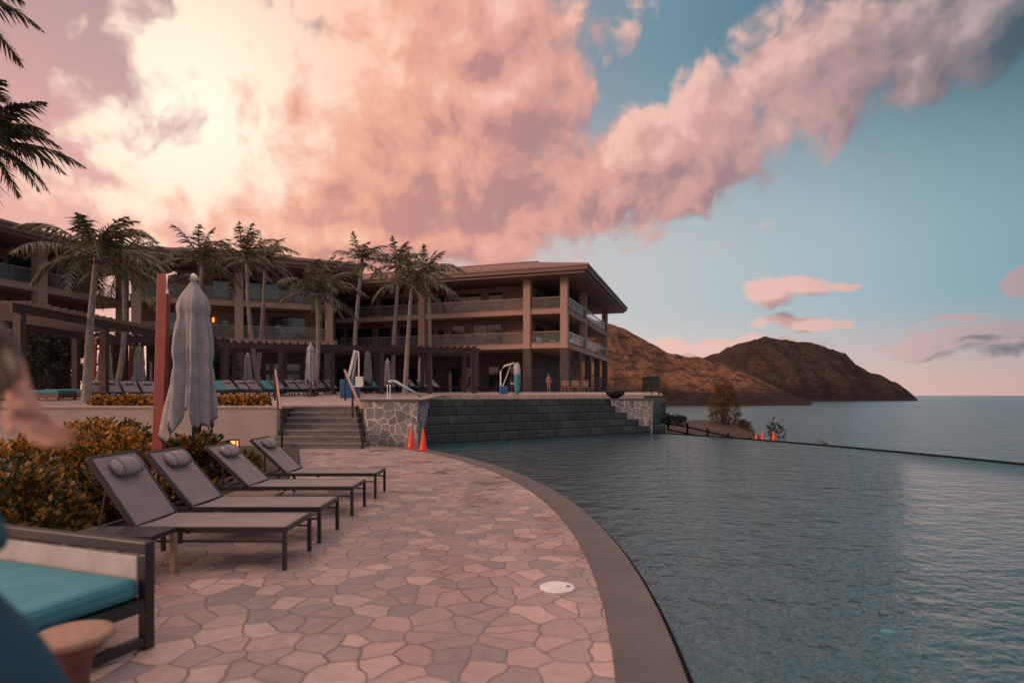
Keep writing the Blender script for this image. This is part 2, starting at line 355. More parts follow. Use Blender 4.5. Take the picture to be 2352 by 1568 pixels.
# ------------------------------------------------------------ buildings
ZB=1.95
def building(label,loc,rz,L,D,ridge,cols,side=False,lit=(),gcols=(),coreR=0.,pattern=0):
    e=empty('hotel_building',label,'building',(loc[0],loc[1],0),rz)
    F1,F2,SO=7.0,10.4,13.3
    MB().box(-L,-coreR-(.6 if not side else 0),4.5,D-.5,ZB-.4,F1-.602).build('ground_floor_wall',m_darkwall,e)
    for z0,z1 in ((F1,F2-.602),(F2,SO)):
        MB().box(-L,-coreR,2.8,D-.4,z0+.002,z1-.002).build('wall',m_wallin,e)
    for z in (F1,F2):
        s=MB().box(-L-.3,.35,-.3,D+.3,z-.6,z-.08).build('balcony_slab',m_stucco,e)
        MB().box(-L-.36,.41,-.36,D+.36,z-.08,z+.0).build('slab_trim',m_fascia,s)
    for x in cols: MB().box(x-.36,x+.36,-.42,.32,F1-.65,SO).build('column',m_stucco,e)
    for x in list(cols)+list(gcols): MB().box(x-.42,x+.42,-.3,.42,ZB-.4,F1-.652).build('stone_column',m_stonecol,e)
    if side:
        for y in (6,12,18,24): MB().box(-.3,.41,y-.35,y+.35,ZB-.4,F1-.602).build('stone_column',m_stonecol,e)
        for y in (9.,24.):
            MB().box(-.3,.42,y-.35,y+.35,F1,F2-.602).build('column',m_stucco,e); MB().box(-.3,.42,y-.35,y+.35,F2,SO).build('column',m_stucco,e)
    xs=sorted(set(list(cols)+[-L]))
    for z in (F1,F2):
        for a,b in zip(xs,xs[1:]):
            if b-a<1.2: continue
            g_=MB().box(a+.4,b-.4,-.2,-.17,z+.03,z+1.0).build('glass_railing',m_rail,e)
            t=MB().box(a+.37,b-.37,-.22,-.15,z+1.0,z+1.06)
            nn=max(2,int((b-a)/1.6))
            for k in range(nn+1):
                xx=a+.4+(b-a-.8)*k/nn; t.box(xx-.02,xx+.02,-.165,-.13,z,z+1.0)
            t.build('top_rail',m_stucco,g_)
        if side:
            g_=MB().box(.24,.27,.35,D,z+.03,z+1.0).build('glass_railing',m_rail,e)
            t=MB().box(.2,.32,.35,D,z+1.0,z+1.08)
            for k in range(12): t.box(.275,.31,.4+k*(D-.5)/11,.45+k*(D-.5)/11,z,z+1.0)
            t.build('top_rail',m_white,g_)
    def window(x0,x1,z0,z1,nn,y=2.8):
        fr=MB(); fr.box(x0,x1,y-.07,y-.001,z1-.08,z1); fr.box(x0,x1,y-.07,y-.001,z0,z0+.06)
        for k in range(nn+1):
            xx=x0+(x1-x0-.07)*k/nn; fr.box(xx,xx+.07,y-.069,y-.002,z0+.06,z1-.08)
        w=fr.build('window',m_curtain,e)
        MB().box(x0+.07,x1-.07,y-.03,y-.0015,z0+.06,z1-.08).build('pane',m_glass,w)
    k=0
    for z in (F1,F2):
        x=-coreR-1.0-(2.2 if pattern==0 else .6)
        while x>-L+1.5:
            w=[3.4,1.6,.75,3.8,1.6][k%5]
            if x-w<-L+.4: break
            if w<1: window(x-w,x,z+1.1,z+1.95,1)
            else: window(x-w,x,z+.05,z+2.4,2 if w>2 else 1)
            MB().box(x+.28,x+.42,2.68,2.799,z+1.6,z+2.0).build('wall_lamp',m_lamp if (k in lit) else m_curtain,e)
            x-=w+[.9,.9,1.0,1.1,.8][k%5]; k+=1
        if side:
            for y in (4.5,10,15,20):
                f_=MB().box(-coreR+.001,-coreR+.06,y,y+3.2,z+.05,z+2.4).build('window',m_curtain,e)
                MB().box(-coreR+.06,-coreR+.08,y+.1,y+3.1,z+.12,z+2.3).build('pane',m_glass,f_)
    for q in range(int(L/5)):
        x=-coreR-2-q*5
        f_=MB().box(x-3.4,x,4.42,4.499,ZB,ZB+3.0).build('window',m_curtain,e)
        MB().box(x-3.3,x-.1,4.40,4.42,ZB+.1,ZB+2.9).build('pane',m_glass,f_)
    ov=2.3; x0,x1,y0,y1=-L-ov,ov+.35,-ov,D+ov
    MB().box(x0+.3,x1-.3,y0+.3,y1-.3,SO,SO+.25).build('soffit',m_soffit,e)
    MB().box(x0,x1,y0,y1,SO+.25,SO+.62).build('fascia',m_fascia,e)
    MB().box(x0-.12,x1+.12,y0-.12,y1+.12,SO+.62,SO+.76).build('gutter',m_stucco,e)
    h=SO+.77; a,b=x0-.15,x1+.15; c,d=y0-.15,y1+.15; my=(c+d)/2
    ra=a+min(9,(b-a)*.3); rb=b-min(9,(b-a)*.3)
    mb=MB(); mb.add([(a,c,h),(b,c,h),(b,d,h),(a,d,h),(ra,my,ridge),(rb,my,ridge)],[(0,1,5,4),(1,2,5),(2,3,4,5),(3,0,4),(3,2,1,0)])
    r=mb.build('roof',m_roof,e)
    MB().beam((ra,my,ridge),(rb,my,ridge),.35,.22).build('ridge_cap',m_roof,r)
building('long right hotel wing with hipped tile roof and open corner balconies',(5.2,58),radians(-18.2),38,25,18.0,[0,-3.8,-15.5,-27,-37.6],True,(),(-9.5,-21),4.3)
building('middle hotel wing with wide eaves behind the row of palms',(-17.2,56.5),radians(21),16.4,15,16.4,[-.4,-8.2,-16.2],False,(3,),(),.8,1)
building('hotel wing at the far left behind the tallest palm',(-35.5,54),radians(78),32,18,15.9,[-.4,-8,-14,-21,-29],False,(1,3,6,8),(),.8,1)
# ------------------------------------------------------------ pergolas
def pergola(label,a,b,w,ztop,nposts,mat=m_wood_d):
    a=Vector(a);b=Vector(b); L=(b-a).length; rz=atan2(b.y-a.y,b.x-a.x)
    e=empty('pergola',label,'pergola',(a.x,a.y,0),rz)
    for y in (0,w): MB().box(-.4,L+.4,y-.06,y+.06,ztop-.34,ztop).build('beam',mat,e)
    mb=MB(); n=int(L/.45)
    for k in range(n+1): x=L*k/n; mb.box(x-.03,x+.03,-.5,w+.5,ztop+.001,ztop+.12)
    mb.build('slats',mat,e)
    for k in range(nposts):
        x=L*k/(nposts-1)
        for y in (0,w):
            wy=a.y+x*sin(rz)+y*cos(rz); MB().box(x-.14,x+.14,y-.14,y+.14,dz(wy)-.3,ztop-.341).build('post',mat,e)
pergola('near brown timber pergola on the terrace at the left edge',(-18.6,22.2),(-19.0,32),4.6,5.15,3)
pergola('brown timber pergola under the palms behind the middle umbrellas',(-17.5,36),(-2.6,40.5),3.2,4.95,6)
pergola('brown timber pergola behind the left umbrellas, before the middle wing',(-26,33),(-17.9,36.4),3.2,5.2,4)
# ------------------------------------------------------------ palms
def palm(label,bx,by,bz,tx,ty,tz,R,nf,nl,seed,tr=.16,wind=.6,lw=.05,elmin=-28):
    rd=random.Random(seed)
    e=empty('palm_tree',label,'palm tree',(bx,by,bz)); top=Vector((tx-bx,ty-by,tz-bz))
    pts=[];rs=[]; nseg=28
    bend=Vector((rd.uniform(-.25,.25),rd.uniform(-.2,.2),0))*top.length*.25
    for i in range(nseg+1):
        t=i/nseg; pts.append(top*t+bend*sin(pi*t)*(1-.3*t)*.6)
        rs.append((tr*(1.0-.35*t)+(.35*tr*exp(-t*14)))*(1+.05*(i%2)))
    MB().tube(pts,rs,10).build('trunk',m_trunk,e,True)
    mb=MB(); rach=MB()
    for k in range(nf):
        az=2*pi*(k*.381966)+rd.uniform(-.25,.25); el0=radians(elmin+(82-elmin)*((k+.5)/nf)**.8)+rd.uniform(-.15,.15)
        L=R*rd.uniform(.8,1.18)*(1.0 if el0<1.1 else .8); seg=10
        d=Vector((cos(az)*cos(el0),sin(az)*cos(el0),sin(el0))); p=top.copy(); droop=rd.uniform(.10,.19)
        line=[p.copy()]; dirs=[d.copy()]
        for s in range(seg):
            d=(d+Vector((wind*.09,0,-droop*(.5+s/seg*1.2)))).normalized(); p=p+d*L/seg; line.append(p.copy()); dirs.append(d.copy())
        rach.tube(line,[.035*(1-.8*i/seg)*R/3.3 for i in range(seg+1)],4)
        for i in range(nl):
            t=.14+.86*i/(nl-1); f=t*seg; a=min(seg-1,int(f)); q=line[a].lerp(line[a+1],f-a); dd=dirs[a]
            side=dd.cross(Vector((0,0,1)))
            if side.length<.1: side=Vector((1,0,0))
            side.normalize(); ln=L*.27*(sin(pi*min(1,t*.85+.18))**.6)*rd.uniform(.65,1.25)*(1-.2*t)
            for sg in (-1,1):
                if rd.random()<.08: continue
                ld=(side*sg*rd.uniform(.55,1)+dd*rd.uniform(.6,1.15)+Vector((wind*.2,0,rd.uniform(-1,-.1)))).normalized()
                w=dd*(lw*R/3.3*.5+.005)*1.2
                m1=q+ld*ln*.5; e1=q+ld*ln+Vector((0,0,-.2*ln))
                mb.add([q-w,q+w,m1+w*.9,m1-w*.9,e1],[(0,1,2,3),(3,2,4)])
    c=mb.build('crown',m_palm,e); rach.build('frond_stem',m_palm,c)
    nb=MB()
    for k in range(5):
        a=k*1.3; nb.lathe([(.02,-.13),(.09,-.08),(.11,0),(.08,.09),(.02,.12)],8,(top.x+.22*cos(a),top.y+.22*sin(a),top.z-.2))
    nb.build('coconuts',m_wood,e,True)
def palmpx(label,bpx,cpx,cpy,Y,R,nf,seed,nl=30,tr=.16,**k):
    palm(label,gx(bpx,Y),Y,dz(Y)-.1,gx(cpx,Y),Y,gz(cpy,Y),R,nf,nl,seed,tr,**k)
palmpx('tall palm with broad drooping crown in front of the far left wing',198,222,590,25,3.6,20,1,42,.17)
palmpx('palm just behind and right of the tall left palm',262,283,620,33,3.3,17,2)
palmpx('palm rising behind the large folded umbrella',455,465,600,38,3.4,18,3)
palmpx('slender palm with leaning trunk left of centre of the middle wing',600,566,595,38,3.2,16,4)
palmpx('thin palm close behind the leaning slender palm',585,610,605,41,2.9,14,5)
palmpx('low full palm in front of the column between the two wings',722,728,672,36,3.3,20,6,34)
palmpx('palm with small upright crown where the two wings meet',812,832,602,40,2.7,16,7)
palmpx('leftmost of the three clustered palms by the right wing',902,918,612,42,2.8,16,8)
palmpx('middle palm of the three clustered by the right wing, widest crown',930,946,652,37,3.2,20,9,34)
palmpx('rightmost of the three clustered palms by the right wing',988,984,625,43,2.9,15,10)
palm('near palm crown leaning in at the left edge of the frame',-15.0,13.5,0,-12.2,13.6,7.55,2.0,28,50,21,.2,lw=.055,elmin=-22)
palm('near palm whose frond tips hang into the top left corner',-15.6,12,0,-11.95,12.1,10.15,2.2,22,50,22,.2,lw=.055,elmin=-4)
# ------------------------------------------------------------ shrubs
def shrub(name,label,cat,loc,rx,ry,h,nc,nl,ll,mat,seed,group=None,upr=.6,lwid=.28):
    rd=random.Random(seed); e=empty(name,label,cat,loc,rd.uniform(0,.5),group); mb=MB(); st=MB()
    for c in range(nc):
        a=rd.uniform(0,2*pi); u=rd.random()**.6; rr=sqrt(rd.random())
        z=h*(.15+.8*u)*(1-.25*rr*rr)*rd.uniform(.85,1.12); w=(1-.45*max(0,u-.3))
        p=Vector((rx*rr*w*cos(a),ry*rr*w*sin(a),z))
        if c%4==0: st.tube([(p.x*.15,p.y*.15,0),(p.x*.6,p.y*.6,z*.5),p],[.018,.012,.005],4)
        out=Vector((p.x/rx,p.y/ry,.2)).normalized() if rr>.05 else Vector((0,0,1))
        for k in range(nl):
            d=(out*rd.uniform(.0,.9)+Vector((rd.gauss(0,.55),rd.gauss(0,.55),rd.uniform(-.1,1)*upr+.1))).normalized()
            L=ll*rd.uniform(.6,1.25); s=d.cross(Vector((rd.gauss(0,1),rd.gauss(0,1),rd.gauss(0,1)))).normalized()*L*lwid
            q=p+Vector((rd.gauss(0,ll*.35),rd.gauss(0,ll*.35),rd.gauss(0,ll*.3))); n_=d.cross(s).normalized()*L*.08
            mb.add([q,q+d*L*.5+s,q+d*L,q+d*L*.5-s,q+d*L*.5-n_],[(0,1,4),(1,2,4),(2,3,4),(3,0,4)])
    mb.build('foliage',mat,e); st.build('stem',m_bark,e)
structure(MB().prism([(-4.6,5.0),(-4.45,11.6),(-5.4,15),(-7.0,19.25),(-20,19.25),(-20,4.2)],-.1,.05).build('planting_bed',m_soil),'soil bed behind the loungers','planting bed')
sp=[(-5.35,6.3,.75,.85,'golden croton shrub at the left edge beside the nearest lounger'),
(-6.3,7.3,.9,.95,'large green and gold shrub at the left edge behind the nearest lounger'),
(-5.45,7.7,.7,.7,'low green gold shrub behind the head of the second lounger'),
(-7.3,8.8,1.0,1.0,'broad shrub at the left edge under the blurred hand'),
(-6.75,9.6,.9,1.2,'tall bright orange croton left of the large umbrella post'),
(-7.9,11.0,1.1,1.15,'orange croton farther back, left of the umbrella'),
(-5.75,10.6,.75,.95,'dark green shrub at the foot of the large folded umbrella'),
(-5.2,9.0,.55,.5,'low green shrub behind the third lounger'),
(-6.0,12.6,.6,.4,'small shrub behind the farthest lounger of the near row'),
(-9.6,14,1.2,1.05,'green shrub below the left part of the tan planter wall')]
for i,(x,y,r,h,l) in enumerate(sp):
    shrub('croton_shrub',l,'shrub',(x,y,.03),r,r*.9,h,int(110+150*r),15,.105 if y<10 else .13,m_croton if i in (3,4,5) else m_crotdark,30+i,'shrubs in the bed behind the loungers',.9,.24)
o5=['leftmost','second','third','fourth','rightmost']
for i,px in enumerate((232,262,290,318,345)):
    shrub('hedge_plant',o5[i]+' golden plant on the tan wall left of the large umbrella','shrub',(gx(px,20.2),20.2,1.25),.36,.35,.42,60,10,.12,m_croton,60+i,'golden plants on the tan wall',1.1)
for i,px in enumerate((495,522,549,574,598)):
    shrub('hedge_plant',o5[i]+' golden plant on the tan wall right of the large umbrella','shrub',(gx(px,20.2),20.2,1.25),.36,.35,.42,60,10,.12,m_croton,70+i,'golden plants on the tan wall',1.1)
for i,(px,Y,r,h) in enumerate(((100,33,2.2,4.2),(150,36,1.8,4.5),(500,44,1.6,3.5))):
    shrub('garden_bush',['dark bush under the pergola at the far left','dark bush right of the far left pergola post','dark bush behind the large folded umbrella'][i],'bush',(gx(px,Y),Y,dz(Y)),r,r,h,220,12,.3,m_bush,80+i)
x,y=gx(1662,34),34.
shrub('shore_tree','russet feathery small tree on the shore beyond the pool','tree',(x,y,-.3),.85,.85,3.0,260,12,.2,m_russet,90,None,1.5,.09)
shrub('shore_bush','lower russet bush right of the feathery shore tree','bush',(x+1.2,34.5,-.6),.65,.8,.9,80,12,.15,m_russet,91,None,1,.13)
shrub('shore_bush','small sparse dark bush behind the far end of the pool edge','bush',(gx(1780,29.5),29.5,-1.0),.5,.5,1.5,60,10,.14,m_bush,92,None,1,.15)
shrub('shore_bush','tiny tuft of bush beyond the pool edge near the rope posts','bush',(gx(1885,26.5),26.5,-1.2),.35,.3,.95,40,10,.1,m_russet,93,None,1,.15)
shrub('shore_bush','dark low bush beside the far right stone pier','bush',(gx(1545,33),33,.0),1.0,.8,.6,90,12,.15,m_bush,94,None,1,.2)
e=empty('shore_fence','low dark post and rail fence along the outside of the pool edge','fence',(0,0,0))
pp=[]
for k in range(17):
    th=41.5-k*1.75; R=36.6; x,y=polar(R,radians(th)); zt=.45-.62*sm(0,6,k)-.02*k; pp.append((x,y,zt))
    MB().box(x-.04,x+.04,y-.04,y+.04,-2.4,zt+(.08 if k in (0,1,2,3,4,5,7) else -.05)).build('post',m_matte,e)
for dzz in (-.08,-.4):
    mb=MB()
    for a,b in zip(pp,pp[1:]): mb.beam((a[0],a[1],a[2]+dzz),(b[0],b[1],b[2]+dzz),.05,.07)
    mb.build('rail',m_matte,e)
def cone(label,x,y,z,h,group='orange traffic cones'):
    e=empty('traffic_cone',label,'traffic cone',(x,y,z),0,group)
    MB().box(-.17*h/.7,.17*h/.7,-.17*h/.7,.17*h/.7,0,.03).build('base',m_cone,e,bevel=.01)
    MB().lathe([(.13*h/.7,.03),(.12*h/.7,.05),(.03*h/.7,h),(.012,h+.005)],20).build('body',m_cone,e,True)
cone('orange cone nearest the rubble pier, left of the pair by the stepped wall',gx(944,19.0),19.0,.0,.66)
cone('orange cone on the pool edge, right of the pair by the stepped wall',gx(972,18.0),18.0,.012,.66)
for i,px in enumerate((1737,1751,1777)):
    cone(['leftmost','middle','rightmost'][i]+' of three tiny orange cones beyond the pool edge',gx(px,28),28,-.68+.03*i,.6)
# ------------------------------------------------------------ loungers
def make_lounger(ang,label,loc,group,seatm=m_sling,padm=None,det=True):
    e=empty('sun_lounger',label,'sun lounger',loc,0,group); W=.74; hx=-1.48; a=radians(ang); bl=.80
    s=MB(); N=10; vs=[]
    for i in range(N+1):
        x=hx+.01+(-.02-hx-.01)*i/N
        for j in range(7):
            y=.035+(W-.07)*j/6; vs.append((x,y,.418-.016*sin(pi*j/6)*(.6+.4*sin(pi*i/N))))
    s.add(vs,[(i*7+j,(i+1)*7+j,(i+1)*7+j+1,i*7+j+1) for i in range(N) for j in range(6)])
    s.build('seat',seatm,e,True)
    up=Vector((-cos(a),0,sin(a))); nr=Vector((sin(a),0,cos(a)))
    def bp(u,y,n): return Vector((hx,y,.41))+up*u+nr*n
    def bbox(u0,u1,y0,y1,n0,n1): 
        m=MB(); vs=[bp(u,y,n) for n in (n0,n1) for (u,y) in ((u0,y0),(u1,y0),(u1,y1),(u0,y1))]
        return m.add(vs,[(0,3,2,1),(4,5,6,7),(0,1,5,4),(1,2,6,5),(2,3,7,6),(3,0,4,7)])
    b=bbox(.02,bl,.035,W-.035,-.008,.012).build('backrest',seatm,e,bevel=.005)
    fb=bbox(0,bl+.02,0,.035,-.03,.018)
    for m in (bbox(0,bl+.02,W-.035,W,-.03,.018),bbox(bl,bl+.03,.036,W-.036,-.03,.016)): fb.add(m.v,m.f)
    fb.build('back_frame',m_black,b,bevel=.004)
    f=MB(); f.box(-1.9,0,0,.034,.365,.42); f.box(-1.9,0,W-.034,W,.365,.42); f.box(-.034,0,.035,W-.035,.366,.418); f.box(-1.9,-1.866,.035,W-.035,.366,.404); f.box(-1.0,-.96,.035,W-.035,.346,.38)
    f.box(-1.6,-.04,.008,.026,.27,.29); f.box(-1.6,-.04,W-.026,W-.008,.27,.29)
    f.build('frame',m_black,e,bevel=.004)
    for x in (-1.64,-.04):
        for y in (0,W-.04): MB().box(x,x+.04,y,y+.04,0,.3645).build('leg',m_black,e,bevel=.003)
    if det:
        for yy in (.06,W-.06): MB().beam(bp(.5,yy,-.03),(hx-.38,yy,.39),.02,.02).build('back_support',m_black,e)
        c=bp(.64,0,.065); mb=MB(); n=20; prof=[(.0,.0),(.02,.05),(.06,.072),(.2,.078),(.38,.072),(.42,.05),(.44,0)]
        vs=[];fs=[]
        for (y,r) in prof:
            for k in range(n):
                t=2*pi*k/n; q=c+up*(cos(t)*r*1.3)+nr*(sin(t)*r*.72); vs.append((q.x,.15+y,q.z))
        for i in range(len(prof)-1):
            for k in range(n): fs.append((i*n+k,i*n+(k+1)%n,(i+1)*n+(k+1)%n,(i+1)*n+k))
        mb.add(vs,fs); pl=mb.build('pillow',m_pillow,e,True)
        for y in (.23,.50):
            vs=[]
            for yy in (y,y+.03):
                for k in range(n):
                    t=2*pi*k/n; q=c+up*(cos(t)*.104)+nr*(sin(t)*.060); vs.append((q.x,yy,q.z))
            MB().add(vs,[(k,(k+1)%n,n+(k+1)%n,n+k) for k in range(n)]).build('strap',m_sling,pl,True)
    if padm:
        MB().box(hx+.02,-.03,.05,W-.05,.426,.50).build('cushion',padm,e,bevel=.02)
        bbox(.03,bl-.02,.05,W-.05,.013,.08).build('back_cushion',padm,e,bevel=.02)
    return e
G='grey sling loungers in the near row'
for Y,x,an,l in ((5.72,-2.2,56,'nearest grey sling lounger with steep backrest, beside the dark low table'),(6.75,-2.2,50,'second grey sling lounger from the front'),(8.28,-2.24,43,'third grey sling lounger from the front, behind the woven side table'),(9.7,-2.24,43,'farthest grey sling lounger of the near row')):
    make_lounger(an,l,(x,Y,0),G)
GU='loungers on the upper terrace'
far=make_lounger(40,'leftmost dark lounger on the terrace left of the large umbrella',(gx(245,26),26,dz(26)),GU)
far_t=make_lounger(38,'leftmost teal cushioned lounger by the raised pool',(gx(870,40),40,dz(40)),GU,padm=m_teal,det=False)
for i,px in enumerate((275,303,332)): dup(far,(gx(px,26.3),26.3+.5*i,dz(26)),radians(-35),['second','third','fourth'][i]+' dark lounger from the left, left of the large umbrella',GU)
far.rotation_euler=(0,0,radians(-35))
od=['leftmost','second','third','fourth','fifth','sixth','seventh','eighth','ninth']
for i,px in enumerate((520,548,576,604,632,662,692,716)):
    Y=31+.55*i; dup(far if i%4 else far_t,(gx(px+15,Y),Y,dz(Y)),radians(-30+3*(i%2)),od[i]+' lounger in the terrace row right of the large umbrella',GU)
for i,px in enumerate((745,770,796)):
    dup(far,(gx(px,38),38,dz(38)),radians(-28),od[i]+' lounger in the short row beside the tall middle umbrella',GU)
for i,px in enumerate((895,920,955,985,1010,1038)):
    Y=41+.4*i; dup(far_t if i in (0,2) else far,(gx(px,Y),Y,dz(Y)),radians(-25),od[i+1]+' lounger in the row by the raised pool under the far umbrellas',GU)
e=empty('side_table','low dark side table between the daybed and the nearest lounger','side table',(-4.05,5.28,0))
MB().box(0,.82,0,.4,.39,.44).build('table_top',m_black,e,bevel=.006)
for x in (.002,.768):
    for y in (.002,.348): MB().box(x,x+.05,y,y+.05,0,.389).build('leg',m_wood2,e,bevel=.003)
m_wick=tiles('woven_wicker',(.24,.15,.12),(.3,.19,.15),(.08,.05,.04),.02,.02,.003,.7,'xy',.6)
e=empty('side_table','small woven side table between the second and third lounger','side table',(gx(520,7.75),7.6,0))
MB().box(0,.66,0,.42,.36,.40).build('table_top',m_wick,e,bevel=.005); MB().box(.03,.63,.03,.39,.0,.359).build('base',m_wick,e)
# daybed
e=empty('daybed','dark framed daybed with teal cushion at the lower left corner','daybed',(-2.43,3.95,0),radians(-20))
MB().box(-1.7,.0,-.035,.035,.64,.72).build('back_rail',m_black,e,bevel=.008)
for x,y,z in ((-.035,-.035,.638),(-1.7,-.035,.638),(-.035,-1.1,.5),(-1.7,-1.1,.5)): MB().box(x-.035,x+.035,y,y+.069,0,z).build('leg',m_black,e,bevel=.006)
f=MB(); f.box(-1.66,-.072,-.034,.03,.26,.34); f.box(-.068,-.003,-1.03,-.037,.26,.34); f.box(-1.66,-.072,-1.1,-1.04,.26,.34); f.box(-.066,-.005,-1.03,-.037,.03,.09); f.box(-1.66,-.072,-1.095,-1.045,.03,.09); f.box(-1.66,-.1,-1.03,-.04,.27,.33)
f.build('frame',m_black,e,bevel=.005)
MB().box(-1.62,-.04,-1.06,-.05,.345,.49).build('cushion',m_teal,e,bevel=.045); MB().box(-1.6,-.09,-.03,.02,.36,.62).build('back_panel',m_offwhite,e,bevel=.01)
e=empty('stool_table','round tan drum stool beside the daybed in the lower left corner','stool',(-2.32,3.10,0))
MB().lathe([(.01,.455),(.17,.455),(.188,.447),(.192,.43),(.18,.415),(.17,.406)][::-1],40).build('table_top',m_wood2,e,True)
MB().lathe([(.12,0),(.13,.01),(.09,.12),(.075,.2),(.09,.3),(.14,.38),(.165,.405)],32).build('base',m_wood,e,True)
e=empty('access_lid','round white lid set in the flagstones beside the pool edge','lid',(.40,5.21,.0)); MB().lathe([(.155,.0),(.155,.006),(.145,.010),(.02,.011)],36).build('lid',m_white,e); MB().lathe([(.02,.0112),(.02,.014),(.004,.015)],12,(.1,0,0)).build('lift_hole',m_black,e)
o=MB().lathe([(.05,0),(.05,.004),(.02,.006)],24).build('pool_light',M('pool_light_lens',(.05,.22,.24),rough=.3)); o.location=(gx(2040,4.35),4.35,-.052); tag(o,'small round pale teal lens in the near pool water','pool light')
e=empty('path_light','small square amber lit garden lantern behind the farthest near lounger','lantern',(gx(538,12.5),12.5,0))
MB().box(-.04,.04,-.04,.04,0,.534).build('post',m_black,e); MB().box(-.055,.055,-.055,.055,.56,.74).build('lens',m_lamp,e)
mb=MB(); mb.box(-.08,.08,-.08,.08,.745,.77); mb.box(-.08,.08,-.08,.08,.535,.555)
for x in (-.08,.06):
    for y in (-.08,.06): mb.box(x,x+.02,y,y+.02,.556,.744)
mb.build('housing',m_black,e)
# ------------------------------------------------------------ folded umbrellas
def canopy_mb(R,h,seed,z0=0,n=128,flare=.0):
    rd=random.Random(seed); ph=rd.uniform(0,6); mb=MB(); m=44; prof=[]
    for i in range(m+1):
        t=i/m
        r=R*(.13+.58*sm(0,.16,t)+.30*sm(.1,.6,t)-.10*exp(-((t-.58)/.05)**2)+.08*exp(-((t-.20)/.04)**2)-.04*exp(-((t-.26)/.03)**2)+.1*sm(.65,1,t))
        prof.append((r,z0+h*(1-t)))
    def fn(r,z,t,i):
        q=i/m; amp=.04+.32*sm(.05,.55,q)
        def fold(x): return 1-2*abs(sin(x))**.7
        f=1+amp*(.55*fold(4*t+ph+.4*q)+.30*fold(6*t+ph*2-.9*q)+.08*cos(19*t+3*q))
        hem=0
        if i>m*.75: hem=-(q-.75)*4*h*.055*(cos(3*t+ph)+.7*cos(7*t)+.9*fold(4*t+ph))
        if i==0: f=1
        return r*f*(1+flare*max(0,q-.72)*3*(.5+.5*cos(t-pi*1.0))**3),z+hem
    P=prof[::-1]; inner=[(.04,z0+.75),(R*.5,z0+.42)]
    N=len(inner)
    mb.lathe(inner+P,n,(0,0,0),lambda r,z,t,i: (r,z) if i<N else fn(r,z,t,m-(i-N))); return mb
GUm='grey folded umbrellas'
e=u0=empty('folded_umbrella','large grey folded umbrella on a red brown post behind the near loungers','umbrella',(gx(360,9.3),9.3,0),0,GUm)
MB().beam((0,0,-.3),(.12,0,3.62),.17,.10,(0,1,0)).build('post',m_red,e,bevel=.01)
MB().box(-.4,.4,-.4,.4,-.02,.06).build('base_plate',m_black,e,bevel=.01)
MB().beam((.15,-.0,3.50),(.53,-.02,3.60),.05,.06).build('arm',m_black,e,bevel=.005)
h_=MB(); h_.tube([(.22,-.09,3.3),(.22,-.09,3.58),(.36,-.1,3.62)],.025,10); h_.build('hinge',m_white,e,True)
o=canopy_mb(.30,2.34,3,1.22,flare=.45).build('canopy',m_canopy,e,True); o.location=(.55,.06,0)
MB().lathe([(.02,3.52),(.07,3.54),(.07,3.58),(.02,3.64)],12,(.55,.06,0)).build('finial',m_white,e,True)
MB().tube([(.55,.06,.95),(.55,.06,3.5)],.025,8).build('mast',m_black,e)
dup(u0,(gx(213,28.5),28.5,dz(28.5)-.6),0,'grey folded umbrella on a red post, leftmost on the terrace',GUm)
dup(u0,(gx(296,35),35,dz(35)-.5),radians(8),'grey folded umbrella on a red post, second from the left on the terrace',GUm)
def market(label,loc,seed):
    e=empty('folded_umbrella',label,'umbrella',loc,0,GUm)
    canopy_mb(.27,2.3,seed,.75,64).build('canopy',m_canopy,e,True); MB().tube([(0,0,0),(0,0,3.15)],.03,8).build('pole',m_fascia,e); MB().lathe([(.3,0),(.3,.06),(.08,.1),(.06,.3)],20).build('base',m_stonecol,e)
for i,(px,Y,l) in enumerate(((569,44,'grey folded umbrella beside the leaning slender palm'),(714,33,'tall grey folded umbrella left of the first white pool lift'),(845,41,'grey folded umbrella just right of the first white pool lift'),(890,52,'smallest grey folded umbrella, between two others by the raised pool'),(968,48,'grey folded umbrella farthest right, below the clustered palms'))):
    market(l,(gx(px,Y),Y,dz(Y)),10+i)
# ------------------------------------------------------------ pool lifts, board
e=empty('pool_lift','tall white pool lift with leaning mast on a blue box','pool lift',(gx(806,31),31,dz(31)))
MB().box(-.5,.42,-.35,.35,0,.95).build('base_box',m_blue,e,bevel=.05)
MB().beam((-.15,0,.951),(.22,0,2.5),.12,.12).build('mast',m_white,e,bevel=.01)
MB().beam((.02,.1,.951),(.30,.1,2.35),.06,.06).build('actuator',m_white,e)
MB().tube([(.22,0,2.45),(.45,-.2,2.4),(.55,-.5,1.9),(.55,-.55,1.0)],.035,8).build('arm',m_white,e,True)
MB().box(.35,.75,-.8,-.4,.55,.62).build('seat',m_white,e,bevel=.02); MB().box(.35,.75,-.42,-.38,.62,1.1).build('backrest',m_white,e,bevel=.01)
e=empty('pool_lift','smaller white bent arm pool lift on a blue box behind the raised pool','pool lift',(gx(1155,39),39,dz(39)))
MB().box(-.25,.35,-.3,.3,0,.5).build('base_box',m_blue,e,bevel=.04)
MB().tube([(-.15,0,.5),(-.15,0,1.5),(.1,0,1.85),(.75,0,2.05),(.78,0,1.7)],.05,8).build('arm',m_white,e,True)
MB().tube([(.0,0,.5),(.55,0,1.98)],.03,8).build('actuator',m_white,e,True)
MB().box(.5,.9,-.25,.2,.65,.72).build('seat',m_white,e,bevel=.02); MB().box(.86,.9,-.25,.2,.72,1.2).build('backrest',m_white,e)
e=empty('rescue_board','narrow teal and white board standing upright beside the smaller pool lift','board',(gx(1188,38.5),38.5,dz(38)))
